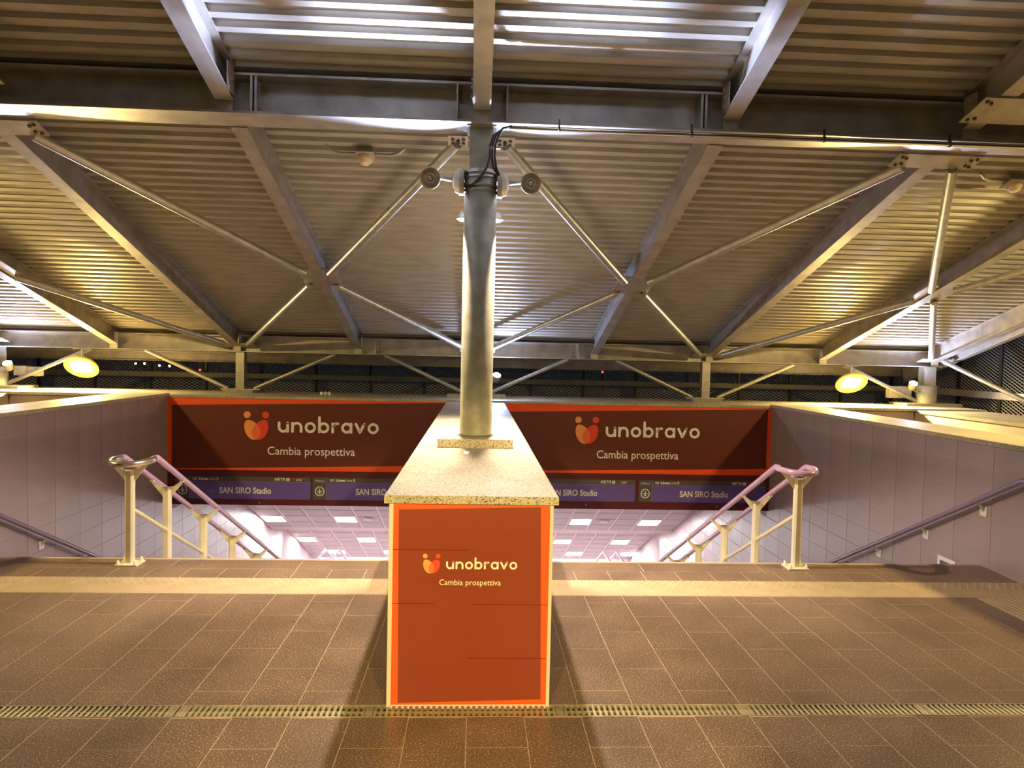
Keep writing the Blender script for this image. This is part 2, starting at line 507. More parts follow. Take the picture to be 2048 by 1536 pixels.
# ---- side walls of the stairwell, tiled
def tile_wall(name, sgn, label):
    th = 0.62
    xa, xb = (XW, XW + th) if sgn > 0 else (-XW - th, -XW)
    w = MB().box(xa, xb, YP, YB + 1.3, -6.5, 1.148)
    w.box(xa + (0 if sgn > 0 else 0), xb, YB + 1.3, 27.0, -11.5, -0.1)
    wo = struct(w.build(name, 'mauve_grout', origin=(sgn*XW, YP, 0)), label)
    cx0, cx1 = (XW - 0.02, XW + th + 0.02) if sgn > 0 else (-XW - th - 0.02, -XW + 0.02)
    MB().bevbox(cx0, cx1, YP - 0.04, YB + 0.01, 1.148, 1.192, 0.003).build('coping', 'coping_granite', wo)
    g = 0.0025; pw, ph = 0.505, 0.2655
    cache = {}
    xf = sgn * XW
    n = 0
    for c in range(-10, 30):
        ya, yb = 6.31 + c*pw, 6.31 + (c+1)*pw
        if yb < YP + .05 or ya > 17.6: continue
        ya = max(ya, YP)
        stair = -SL * max(0, min((ya+yb)/2, 12.7) - YE)
        if ya > 15.05: stair -= SL*(ya - 15.05)
        top = 1.146 if ya < YB - .2 else -0.62
        if ya > 13.5: top = -0.53 - SL*(ya - 13.5)
        for r in range(-26, 2):
            za, zb = 0.938 + (r-1)*ph, 0.938 + r*ph
            if r == 1: zb = 1.146
            if zb < stair - 0.1 or za > top + 0.2: continue
            if ya > YB and zb > -0.55: continue
            key = (round(yb-ya, 3), round(zb-za, 3))
            if key not in cache:
                a_, h_ = key[0]/2 - g, key[1]/2 - g
                m_ = MB()
                e_ = 0.0015
                d0, d1 = 0.0, -sgn*0.004
                vs = [(d0,-a_,-h_),(d0,a_,-h_),(d0,a_,h_),(d0,-a_,h_),(d1,-a_+e_,-h_+e_),(d1,a_-e_,-h_+e_),(d1,a_-e_,h_-e_),(d1,-a_+e_,h_-e_)]
                fs = [(4,5,6,7),(0,1,5,4),(1,2,6,5),(2,3,7,6),(3,0,4,7)]
                if sgn > 0: fs = [f[::-1] for f in fs]
                cache[key] = mesh_of(m_.add(vs, fs), 'wall_tile', 'mauve_tile')
            if n < 300:
                lib(cache[key], 'wall_tile', wo, (xf, (ya+yb)/2, (za+zb)/2)); n += 1
    return wo
wl = tile_wall('wall_left', -1, 'mauve tiled side wall of the left stairs with a granite coping')
wr = tile_wall('wall_right', 1, 'mauve tiled side wall of the right stairs with a granite coping')

# ---- back wall over the stair openings
b = MB()
b.box(-8.4, 8.4, YB + 0.03, YB + 1.45, -0.545, 1.130)
b.box(-8.4, -5.42, YB + 0.03, YB + 1.45, -2.2, -0.54); b.box(5.42, 8.4, YB + 0.03, YB + 1.45, -2.2, -0.54)
wb = struct(b.build('wall_back', 'mauve_tile', origin=(0, YB, 0)), 'wall over the stair openings carrying the banners')
MB().bevbox(-8.4, 8.4, YB - 0.03, YB + 1.47, 1.130, 1.170, 0.003).build('coping', 'coping_granite', wb)

# ---- outer walls beyond the side wells
for sgn, nm, lab in ((-1, 'wall_outer_left', 'cream outer wall beyond the mauve wall at the left'), (1, 'wall_outer_right', 'cream outer wall beyond the mauve wall at the right')):
    xa, xb = sorted((sgn*7.22, sgn*8.35))
    o = struct(MB().box(xa, xb, 3.0, YB + 0.02, -2.2, 1.10).build(nm, 'cream_wall'), lab)
    xa, xb = sorted((sgn*7.19, sgn*8.38))
    MB().bevbox(xa, xb, 2.97, YB - 0.032, 1.10, 1.145, 0.003).build('coping', 'coping_granite', o)
    xa, xb = sorted((sgn*5.42, sgn*7.22))
    struct(MB().box(xa, xb, YE, YB + 0.03, -2.3, -2.2).build('floor_well', 'floor_granite'), 'sunken floor between the side wall and the outer wall')

# ---- stairs (hidden from here below the floor edge, they carry the handrails and catch the light)
def stairs(xa, xb, name, lab):
    b = MB()
    def flight(y0, z0, n, tr, rs):
        for i in range(n):
            b.box(xa, xb, y0 + i*tr, y0 + (i+1)*tr, z0 - (i+1)*rs - 0.3, z0 - (i+1)*rs)
        return y0 + n*tr, z0 - n*rs
    y, z = flight(YE + 0.012, 0.0, 20, 0.3125, 0.1615)
    b.box(xa, xb, y, 15.05, z - 0.3, z)
    y, z = flight(15.05, z, 15, 0.3125, 0.1615)
    b.box(xa, xb, y, y + 1.2, z - .3, z)
    y, z = flight(y + 1.2, z, 14, 0.3125, 0.1615)
    b.box(xa, xb, y, 27, z - .3, z)
    return struct(b.build(name, 'stair_granite'), lab)
stairs(-XW, -0.43, 'stairs_left', 'left flight of granite stairs going down')
stairs(0.412, XW, 'stairs_right', 'right flight of granite stairs going down')
struct(MB().box(-0.43, 0.412, YB, 27.0, -11.5, -0.545).build('wall_center_lower', 'lower_wall'), 'lower part of the wall between the stairs')

# ---- lower ceilings: sloping panelled soffits over the stairs
PSL = math.sqrt(1 + SL*SL)
def soffit_z1(y): return -1.443 - SL*(y - 15.27)
def soffit_z2(y): return -2.890 - SL*(y - 18.75)
Y1A, Y1B = 13.52, 17.12
Y2A, Y2B = 17.80, 21.45
def soffit(name, xa, xb, lab):
    b = MB()
    pts = [(YB + 1.3, soffit_z1(Y1A)), (Y1A, soffit_z1(Y1A)), (Y1B, soffit_z1(Y1B)), (Y2A, soffit_z1(Y1B)), (Y2B, soffit_z2(Y2B)), (27, soffit_z2(Y2B))]
    for (ya, za), (yb, zb) in zip(pts, pts[1:]):
        b.add([(xa, ya, za), (xb, ya, za), (xb, yb, zb), (xa, yb, zb), (xa, ya, za+.12), (xb, ya, za+.12), (xb, yb, zb+.12), (xa, yb, zb+.12)],
              [(0,1,2,3), (7,6,5,4), (0,4,5,1), (3,2,6,7)])
    return struct(b.build(name, 'panel_frame', origin=((xa+xb)/2, YB, -1)), lab)
cl = soffit('ceiling_lower_left', -XW, -0.43, 'lilac panelled ceiling sloping down over the left stairs')
cr = soffit('ceiling_lower_right', 0.412, XW, 'lilac panelled ceiling sloping down over the right stairs')
struct(MB().box(-XW, XW, 23.3, 23.5, -11.5, soffit_z2(21.45)).build('wall_end', 'lower_wall'), 'pale wall at the foot of the stairs')
for xa, xb, w_ in ((-4.3, -0.9, 'left'), (0.9, 4.3, 'right')):  # out-of-view lights added to brighten the end wall below the soffits
    zf_ = soffit_z2(Y2B)
    t = thing('ceiling_light', 'long added light, out of view, brightening the end wall of the %s stairs' % w_, 'ceiling light', ((xa+xb)/2, 22.4, zf_ - .03))
    MB().box(xa - .03, xb + .03, 22.27, 22.53, zf_ - .02, zf_ - .001).build('frame', 'bracket_white', t)
    MB().box(xa, xb, 22.3, 22.5, zf_ - .03, zf_ - .02).build('diffuser', 'panel_light', t)
CP = 0.535; CY = 0.4715
pb = MB(); hw, hd, t_ = CP/2 - 0.026, (CY*PSL)/2 - 0.012, 0.012
pb.add([(-hw,-hd,0),(hw,-hd,0),(hw,hd,0),(-hw,hd,0),(-hw+.006,-hd+.006,-t_),(hw-.006,-hd+.006,-t_),(hw-.006,hd-.006,-t_),(-hw+.006,hd-.006,-t_)],
       [(7,6,5,4),(0,4,5,1),(1,5,6,2),(2,6,7,3),(3,7,4,0)])
panel_mesh = mesh_of(pb, 'ceiling_panel', 'panel_lilac')
ROT = math.atan(-SL)
lights = {('L', 1): [(0, 2), (3, 2), (6, 2)], ('R', 1): [(3, 2), (6, 2), (0, 2)],
          ('L', 2): [(0, 2), (3, 2), (1, 5), (4, 5), (6, 2)], ('R', 2): [(3, 2), (6, 2), (4, 5), (7, 5), (1, 5)]}
disc_cells = {('L', 1): (4, 2), ('R', 1): (4, 2)}
light_labels = {
 ('L',1,0): 'square ceiling light nearest the left wall, first row over the left stairs',
 ('L',1,3): 'square ceiling light in the first row over the left stairs, second from the left wall',
 ('L',1,6): 'square ceiling light in the first row over the left stairs behind the pier',
 ('L',2,0): 'square ceiling light in the second row over the left stairs nearest the left wall',
 ('L',2,3): 'square ceiling light in the second row over the left stairs, second from the left wall',
 ('L',2,6): 'square ceiling light in the second row over the left stairs behind the pier',
 ('L',2,1): 'square ceiling light in the lowest row over the left stairs above the lilac rail peaks',
 ('L',2,4): 'square ceiling light in the lowest row over the left stairs beside the pier edge',
 ('R',1,0): 'square ceiling light in the first row over the right stairs behind the pier',
 ('R',1,3): 'square ceiling light in the first row over the right stairs nearest the pier',
 ('R',1,6): 'square ceiling light in the first row over the right stairs farther from the pier',
 ('R',2,3): 'square ceiling light in the second row over the right stairs nearest the pier',
 ('R',2,6): 'square ceiling light in the second row over the right stairs farther from the pier',
 ('R',2,1): 'square ceiling light in the lowest row over the right stairs behind the pier',
 ('R',2,4): 'square ceiling light in the lowest row over the right stairs nearer the pier',
 ('R',2,7): 'square ceiling light in the lowest row over the right stairs above the lilac rail peaks',
}
lens_b = MB(); lw = CP/2 - 0.045; lens_b.box(-lw, lw, -hd + .02, hd - .02, -0.016, -0.004)
lens_mesh = mesh_of(lens_b, 'diffuser', 'panel_light')
fr_b = MB()
for (xa, xb, ya, yb) in ((-hw, hw, -hd, -hd+.022), (-hw, hw, hd-.022, hd), (-hw, -lw, -hd+.022, hd-.022), (lw, hw, -hd+.022, hd-.022)):
    fr_b.box(xa, xb, ya, yb, -0.02, -0.001)
fr_mesh = mesh_of(fr_b, 'frame', 'bracket_white')
for side, ceil, xs0, ncol in (('L', cl, -4.80 + 0.03, 8), ('R', cr, 0.577, 8)):
    for seg, ya, nrow, zf in ((1, 14.93, 5, soffit_z1), (2, 18.15 - 0.02, 7, soffit_z2)):
        for r in range(nrow):
            for c in range(ncol):
                x = xs0 + (c+.5)*CP; y = ya + (r+.5)*CY - (0.0)
                if seg == 1 and y + CY/2 > Y1B: continue
                z = zf(y) - 0.001
                if (c, r) in lights[(side, seg)]:
                    t = thing('ceiling_light', light_labels.get((side, seg, c), 'square ceiling light over the stairs'), 'ceiling light', (x, y, z))
                    for nm_, me_ in (('frame', fr_mesh), ('diffuser', lens_mesh)):
                        q = lib(me_, nm_, t, (x, y, z)); q.rotation_euler = (ROT, 0, 0)
                else:
                    q = lib(panel_mesh, 'ceiling_panel', ceil, (x, y, z)); q.rotation_euler = (ROT, 0, 0)
for x, y, lab in ((-2.36, 16.03, 'round white detector disc on the lower ceiling over the left stairs'), (2.98, 16.01, 'round white detector disc on the lower ceiling over the right stairs')):
    nrm = Vector((0, -SL, -1)).normalized()
    b = MB().lathe((x, y, soffit_z1(y)) , nrm, [(0.0, 0.12), (0.035, 0.12), (0.05, 0.09), (0.052, 0.0)], 20)
    tag(b.build('ceiling_detector', 'panel_frame'), lab, 'detector')
for x, lab in ((-2.17, 'small white cone fitting under the soffit step at the left'), (2.74, 'small white cone fitting under the soffit step at the right')):
    b = MB().lathe((x, 17.35, soffit_z1(Y1B)), (0, 0, -1), [(0.0, 0.02), (0.02, 0.06), (0.05, 0.06), (0.12, 0.012), (0.16, 0.012), (0.165, 0.0)], 14)
    tag(b.build('ceiling_cone', 'bracket_white'), lab, 'detector')

# ---- corrugated roof deck
RS = 0.295
def zb(y): return 3.78 - RS*(y - 5.95)        # underside of the rafters
RH = 0.27
NRM = Vector((0, RS, 1)).normalized()
pitch = 0.1368
b = MB()
y0 = 6.629 - 0.03 - 80*pitch
prof = []
k = 0
while y0 + k*pitch < 13.75:
    yy = y0 + k*pitch
    if yy > -4.2:
        for dy, up in ((0, 0), (0.052, 0), (0.064, 0.036), (0.124, 0.036)):
            prof.append((yy + dy, zb(yy + dy) + RH*math.sqrt(1+RS*RS) + up))
    k += 1
vs = []; fs = []
XL, XR = -10.4, 8.36
for y, z in prof: vs += [(XL, y, z), (XR, y, z)]
for i in range(len(prof)-1): fs.append((2*i, 2*i+2, 2*i+3, 2*i+1))
b.add(vs, fs)
n0 = len(prof)
vs2 = [(XL, prof[0][0], prof[0][1]+.12), (XR, prof[0][0], prof[0][1]+.12), (XL, prof[-1][0], prof[-1][1]+.12), (XR, prof[-1][0], prof[-1][1]+.12)]
b.add(vs2, [(0, 1, 3, 2)])
roof = struct(b.build('ceiling', 'deck_steel', origin=(0, 5.95, 4)), 'ribbed galvanised metal roof deck sloping down to the back')

# ================================================================== STEELWORK
def bolts_into(mb, pts, r=0.013, h=0.016, down=Vector((0, 0, -1))):
    for p in pts: mb.lathe(p, down, [(0, r), (h, r), (h, 0)], 6, False)
YN, YF = 5.93, 12.30
# near beam
bn = thing('main_beam', 'deep steel beam resting on the central column across the roof', 'beam', (0, YN, 3.745))
MB().ibeam((-10.4, YN, 3.745), (8.4, YN, 3.745), 0.315, 0.34, 0.012, 0.02, side=(0, 1, 0)).build('girder', 'beam_steel', bn)
RX = [i*2.02 for i in range(-5, 5)]
RX = [x for x in RX if x > -10.2]
for x in (-1.80, 1.80, -5.9, 5.9):
    b = MB()
    for dx in (-0.017, 0.017): b.box(x+dx-.009, x+dx+.009, YN-.165, YN-.006, 3.765, 4.04)
    bolts_into(b, [(x + s_*0.026, YN-.09, z) for s_ in (-1, 1) for z in (3.80, 4.0)], 0.014, 0.014, Vector((1, 0, 0)))
    b.build('splice_plate', 'beam_steel', bn)
for x in (-0.20, 0.20):
    MB().box(x-.006, x+.006, YN-.165, YN-.006, 3.765, 4.04).build('stiffener', 'beam_steel', bn)
# far beam
bf = thing('main_beam', 'steel beam along the low back edge of the roof above the short posts', 'beam', (0, YF, 1.855))
MB().ibeam((-10.4, YF, 1.855), (8.22, YF, 1.855), 0.275, 0.26, 0.012, 0.014, side=(0, 1, 0)).build('girder', 'beam_steel', bf)
for x in (-1.74, 1.74):
    MB().box(x-.02, x+.02, YF-.125, YF-.006, 1.87, 2.115).build('splice_plate', 'beam_steel', bf)
    b = MB(); bolts_into(b, [(x - math.copysign(.07, x), YF - .007, z) for z in (1.91, 1.97, 2.03, 2.08)], 0.012, 0.012, Vector((0, -1, 0)))
    b.build('bolt_row', 'bolt_steel', bf)
# edge beam behind
tag(MB().ibeam((-10.4, 13.62, 1.655), (8.36, 13.62, 1.655), 0.185, 0.12, 0.01, 0.012, side=(0, 1, 0)).build('edge_beam', 'beam_steel'), 'slim horizontal steel beam behind the back roof beam above the mesh fence', 'beam')
# rafters
pos_words = {-10: 'outermost at the far left', -8: 'ending at the far left column', -6: 'third left of the central column', -4: 'second left of the central column', -2: 'first left of the central column',
             0: 'directly behind the central column', 2: 'first right of the central column', 4: 'second right of the central column', 6: 'third right of the central column', 8: 'at the right end above the mesh screen'}
near_words = {0: 'directly over the central column', -2: 'first left of the centre', 2: 'first right of the centre', 4: 'second right of centre with bolted plate', -4: 'second left of the centre', 6: 'third right of the centre', -6: 'third left of the centre', 8: 'far right', -8: 'far left', -10: 'outermost left'}
def rafter_pt(x, y, dz=0): return Vector((x, y, zb(y) + dz))
def gusset(parent, x, y, hx, hy, name='gusset_plate', lift=0.0):
    # thin plate under the rafter flanges, bolted
    a = Vector((hx, 0, 0)); t = Vector((0, 1, -RS)).normalized()*hy
    b = MB().obox(rafter_pt(x, y) - NRM*(0.008 - lift), a, t, NRM*0.007)
    b.build(name, 'beam_steel', parent)
    for sx in (-1, 1):
        for sy in (-1, 1):
            for q in ((0, 0), (0.045, 0.02)):
                b = MB()
                p = rafter_pt(x, y) - NRM*(0.015 - lift) + Vector((sx*(hx - .04 - q[0]), 0, 0)) + t.normalized()*(sy*(hy - .045 - q[1]))
                bolts_into(b, [p], 0.015, 0.014, -NRM); b.build('bolt', 'bolt_steel', parent)
for x in RX:
    kx = int(round(x/2.02))*2
    t = thing('roof_rafter', 'steel roof rafter of the back slope, ' + pos_words[kx], 'rafter', (x, 6.1, zb(6.1)))
    ya, yb = YN + 0.175, YF - 0.132
    MB().ibeam(rafter_pt(x, ya), rafter_pt(x, yb), RH, 0.135, 0.008, 0.012, side=(1, 0, 0), up=NRM).build('girder', 'beam_steel', t)
    MB().box(x - .065, x + .065, YF - .128, YF - .112, 1.872, zb(yb) + .01).build('seat_plate', 'rail_galv', t)
    b = MB().box(x + .07, x + .078, YF - .25, YF - .14, zb(yb) + .03, zb(yb) + .2)
    b.build('end_cleat', 'rail_galv', t)
    if abs(kx) in (2, 6): gusset(t, x, 9.22, 0.24, 0.27, lift=0.034)
    if x > 8: MB().ibeam(rafter_pt(x + 0.22, ya, -.06), rafter_pt(x + 0.22, 13.4, -.06), 0.30, 0.10, 0.01, 0.012, side=(1, 0, 0), up=NRM).build('fascia_channel', 'beam_steel', t)
    # near slope
    if abs(kx) <= 6:
        t2 = thing('roof_rafter', 'steel roof rafter overhead in front, ' + near_words[kx], 'rafter', (x, 5.7, zb(5.7)))
        ya, yb = -3.8, YN - 0.178
        MB().ibeam(rafter_pt(x, ya), rafter_pt(x, yb), RH, 0.14, 0.008, 0.012, side=(1, 0, 0), up=NRM).build('girder', 'beam_steel', t2)
        MB().box(x - .062, x + .062, YN - .168, YN - .15, 3.766, zb(yb) + .004).build('seat_plate', 'beam_steel', t2)
        b = MB().box(x - math.copysign(.078, x if x else 1), x - math.copysign(.070, x if x else 1), YN - .33, YN - .175, zb(yb) + .04, zb(yb) + .25) if x >= 0 else MB().box(x + .07, x + .078, YN - .33, YN - .175, zb(yb) + .04, zb(yb) + .25)
        bolts_into(b, [(x - math.copysign(.079, x if x else 1), YN - .25, zb(yb) + z) for z in (.08, .15, .21)], 0.015, 0.014, Vector((-math.copysign(1, x if x else 1), 0, 0)))
        b.build('end_cleat', 'beam_steel', t2)
        if abs(kx) == 4: gusset(t2, x + 0.12, 5.50, 0.30, 0.16)
# node plates below the beams
for x, hx in ((-4.04, .38), (4.04, .38), (-8.08, .38), (8.08, .38)):
    gusset(bn, x, YN + 0.27, hx, 0.105, 'node_plate')
for s_ in (-1, 1):
    gusset(bn, s_*0.20, YN + 0.225, 0.085, 0.075, 'node_plate')
for x in (-8.08, -4.04, 0, 4.04, 8.08):
    b = MB().obox((x, YF - .16, 1.965), (.30, 0, 0), (0, .12, -.035), NRM*0.007); b.build('node_plate', 'rail_galv', bf)

# roof bracing tubes
def brace(p, q, label, r=0.047, cut=0.0):
    p, q = Vector(p), Vector(q)
    b = MB().tube([p, q], r, 14)
    return tag(b.build('roof_brace', 'tube_steel'), label, 'brace', 'roof bracing tubes')
dzb = -0.01
YA_, YM1, YM2, YZ = YN + 0.30, 9.03, 9.42, 12.0
for s_, w_ in ((-1, 'left'), (1, 'right')):
    brace(rafter_pt(s_*0.21, 6.20, dzb), rafter_pt(s_*1.86, YM1, dzb), 'brace tube falling from the column head to the first %s rafter' % w_)
    brace(rafter_pt(s_*2.20, YM2, dzb), rafter_pt(s_*3.80, YZ, dzb), 'short brace tube from the first %s rafter down to the short %s post' % (w_, w_))
    brace(rafter_pt(s_*3.80, 6.30, dzb), rafter_pt(s_*2.18, YM1, dzb), 'long brace tube from the second %s rafter head down to the first %s rafter' % (w_, w_))
    brace(rafter_pt(s_*1.84, YM2, dzb), rafter_pt(s_*0.24, 11.9, dzb), 'brace tube from the first %s rafter down to the foot behind the column' % w_)
    brace(rafter_pt(s_*4.26, 6.30, dzb), rafter_pt(s_*5.90, YM1, dzb), 'brace tube from the second %s rafter head down to the third %s rafter' % (w_, w_))
    brace(rafter_pt(s_*5.90, YM2, dzb), rafter_pt(s_*4.20, YZ, dzb), 'low brace tube from the third %s rafter back to the short %s post' % (w_, w_))
    brace(rafter_pt(s_*7.84, 6.30, dzb), rafter_pt(s_*6.22, YM1, dzb), 'outer brace tube from the %s end of the roof to the third %s rafter' % (w_, w_))
    brace(rafter_pt(s_*6.20, YM2, dzb), rafter_pt(s_*7.86, 11.95, dzb), 'lit brace tube from the third %s rafter to the far %s column head' % (w_, w_))
# V struts under the far beam
for x, nm in ((-8.08, 'far left column'), (-4.0, 'short left post'), (0.0, 'hidden far centre column'), (4.0, 'short right post'), (8.08, 'far right column')):
    for s_, w_ in ((-1, 'left'), (1, 'right')):
        if abs(x + s_*1.55) > 9: continue
        b = MB().tube([(x + s_*0.22, YF - .02, 1.235), (x + s_*1.58, YF - .02, 1.85)], 0.034, 12)
        tag(b.build('beam_strut', 'tube_steel'), 'slanting strut rising %s from the foot of the %s' % (w_, nm), 'strut', 'struts under the back beam')
# right side struts along the side screen
b = MB().tube([(8.12, YF - .3, 1.96), (9.0, 10.6, 1.15)], 0.04, 12)
tag(b.build('beam_strut', 'tube_steel'), 'slanting strut running forward from the far right column head to the side screen', 'strut')

# ---- columns
def short_post(x, lab):
    t = thing('short_post', lab, 'post', (x, YF - .02, 1.17))
    MB().ibeam((x, YF - .09, 1.21), (x, YF - .09, 1.855), 0.14, 0.14, 0.01, 0.012, side=(1, 0, 0), up=(0, 1, 0)).build('shaft', 'tube_steel', t)
    MB().bevbox(x - .25, x + .25, YF - .22, YF + .2, 1.17, 1.215, 0.003).build('base_stone', 'coping_granite', t)
    MB().box(x - .33, x + .33, YF - .10, YF + .10, 1.215, 1.232).build('base_plate', 'rail_galv', t)
    return t
short_post(-4.0, 'short steel post standing on the back coping left of the centre')
short_post(4.0, 'short steel post standing on the back coping right of the centre')
def far_column(x, lab):
    t = thing('steel_column', lab, 'column', (x, YF - .05, 1.17))
    MB().lathe((x, YF - .05, 1.20), (0, 0, 1), [(0, .165), (0.32, .165), (0.325, 0)], 28).build('shaft', 'column_steel', t)
    MB().ibeam((x, YF - .15, 1.5), (x, YF - .15, 1.855), 0.20, 0.20, 0.012, 0.014, side=(1, 0, 0), up=(0, 1, 0)).build('head_section', 'tube_steel', t)
    MB().bevbox(x - .5, x + .5, YF - .3, YF + .25, 1.17, 1.215, 0.003).build('base_stone', 'coping_granite', t)
    return t
far_column(-8.0, 'stub of a round steel column on the back coping at the far left')
far_column(8.0, 'stub of a round steel column on the back coping at the far right')
far_column(0.0, 'round steel column stub hidden behind the central column')
YC = 5.95
def near_column(x, lab):
    t = thing('steel_column', lab, 'column', (x, YC, ZC))
    b = MB().lathe((x, YC, ZC + 0.02), (0, 0, 1), [(0, .134), (3.40 - ZC - .02, .134), (3.402 - ZC - .02, .10)], 40)
    b.build('shaft', 'column_steel', t)
    b = MB().lathe((x, YC, ZC), (0, 0, 1), [(0, .165), (0.075, .155), (0.085, .136)], 40); b.build('mortar_collar', 'stone_dark', t)
    MB().ibeam((x, YC - .10, 3.39), (x, YC - .10, 3.745), 0.20, 0.19, 0.012, 0.016, side=(1, 0, 0), up=(0, 1, 0)).build('head_section', 'column_steel', t)
    for z in (3.225, 3.265, 3.33, 3.365):
        MB().lathe((x, YC, z), (0, 0, 1), [(0, .134), (0.001, .138), (.017, .138), (.018, .134)], 40).build('clamp_band', 'tube_steel', t)
    for s_ in (-1, 1):
        MB().bevbox(x + (-.303 if s_ < 0 else .001), x + (-.001 if s_ < 0 else .302), 5.66, 6.24, ZC, ZC + 0.072, 0.003).build('base_stone', 'coping_granite', t)
    MB().box(x - .12, x + .12, YC - .14, YC + .14, 3.733, 3.745).build('cap_plate', 'column_steel', t)
    return t
near_column(0.0, 'tall round galvanised column standing on the central granite coping')

# ================================================================== LAMPS
def lamp(parent, c, n, watts, col, angle, blend, radius):
    L = bpy.data.lights.new('beam', 'SPOT'); L.energy = watts; L.color = col
    L.spot_size = math.radians(angle); L.spot_blend = blend; L.shadow_soft_size = radius
    o = bpy.data.objects.new('lamp_beam', L); COL.objects.link(o)
    o.parent = parent; o.location = Vector(c) - ORG[parent.name]
    o.rotation_euler = Vector(n).to_track_quat('-Z', 'Y').to_euler()
    return o
def floodlight(c, n, lens_mat, label, mount_z, s_):
    c = Vector(c); n = Vector(n).normalized()
    t = thing('floodlight', label, 'floodlight', c)
    MB().lathe(c, n, [(-.10, 0.0), (-.10, .11), (-.055, .14), (-.03, .255), (0.0, .265), (0.012, .262), (0.012, .235)], 36).build('housing', 'flood_ring', t)
    MB().lathe(c, n, [(0.006, .236), (0.006, 0.0)], 36).build('reflector', 'flood_ring', t)
    a = n.cross(Vector((0, 0, 1))).normalized(); u = a.cross(n)
    MB().poly([c + n*0.010 + a*sx + u*sy for sx, sy in ((-.13, -.105), (.13, -.105), (.13, .105), (-.13, .105))]).build('lens', lens_mat, t)
    b = MB().tube([c - n*.09, Vector((c.x, c.y + .02, mount_z - .03)), Vector((c.x, c.y + .02, mount_z))], 0.018, 8)
    b.build('bracket', 'device_beige', t)
    b = MB().box(c.x - .13, c.x + .13, c.y - .02, c.y + .06, mount_z - .012, mount_z); b.build('clamp_plate', 'device_beige', t)
    return t
for s_, w_ in ((-1, 'left'), (1, 'right')):
    c = Vector((s_*6.57, YF - .15, 1.545))
    tocam = (Vector((0, 0, 1.88)) - c).normalized()
    n = tocam*0.66 + Vector((s_*0.26, 0.0, -0.66))
    floodlight(c, n, 'flood_far_lens', 'round yellow floodlight glowing under the back beam at the ' + w_, 1.855, s_)
    floodlight((s_*6.57, YN, 3.42), (s_*-0.10, 0.20, -0.95), 'flood_near_lens', 'round yellow floodlight out of sight under the main beam at the ' + w_, 3.745, s_)
    t = floodlight((s_*2.0, -4.0, 3.55), (-s_*0.10, 0.94, -0.34), 'flood_back_lens', 'round yellow floodlight behind the viewer at the ' + w_, zb(-4.0), s_)
    lamp(t, (s_*2.0, -3.97, 3.54), (-s_*0.235, 0.90, -0.37), BACK_W, WARM, 23, 0.5, 0.10)

def spotlight(c, n, lens_mat, label, anchor, r=0.075):
    c = Vector(c); n = Vector(n).normalized()
    t = thing('spotlight', label, 'spotlight', c)
    MB().lathe(c, n, [(-.13, 0.0), (-.13, .05), (-.06, r*.92), (0.0, r), (0.006, r), (0.006, r*.86)], 24).build('housing', 'device_grey', t)
    MB().lathe(c, n, [(0.003, r*.86), (0.022, r*.55), (0.026, 0.0)], 20).build('lens', lens_mat, t)
    MB().tube([c - n*.10, (c - n*.10)*0.5 + Vector(anchor)*0.5 + Vector((0, 0, -.05)), Vector(anchor)], 0.012, 8).build('bracket', 'device_grey', t)
    return t
spotlight((-7.68, 12.02, 1.585), (0.10, -0.62, 0.80), 'spot_far_lens', 'small white uplight fixed to the far left column', (-7.86, 12.2, 1.45))
spotlight((7.61, 12.02, 1.565), (-0.10, -0.62, 0.80), 'spot_far_lens', 'small white uplight fixed to the far right column', (7.86, 12.2, 1.43))
spotlight((0.34, 12.02, 1.555), (0.12, -0.62, 0.80), 'spot_far_lens', 'small white uplight peeping out behind the central column', (0.15, 12.2, 1.43))
def column_lamp(c, s_, label, anchor):
    c = Vector(c)
    t = thing('column_lamp', label, 'lamp', c)
    MB().lathe(c, (0, 0, 1), [(-.012, .056), (.0, .058), (.03, .044), (.055, .02), (.06, 0.0)], 20).build('hood', 'device_grey', t)
    MB().lathe(c, (0, 0, 1), [(-.030, 0.0), (-.028, .022), (-.018, .042), (-.006, .052), (-.004, .0)], 18).build('lens', 'spot_near_lens', t)
    MB().tube([c + Vector((0, 0, .02)), Vector(anchor)], 0.012, 8).build('bracket', 'device_grey', t)
    lamp(t, c + Vector((0, 0, -.045)), (s_*0.16, -0.03, -1), DOWN_W, (1.0, 0.82, 0.62), 120, 0.30, 0.035)
    lamp(t, c + Vector((0, 0, .075)), (s_*0.45, -0.86, 0.44), UP_W, COOL, 88, 0.7, 0.03)
column_lamp((-0.145, 6.17, 3.06), -1, 'hooded white column lamp showing at the left edge of the central column', (-0.07, 6.05, 3.08))
column_lamp((0.145, 6.17, 3.06), 1, 'hooded white column lamp showing at the right edge of the central column', (0.07, 6.05, 3.08))

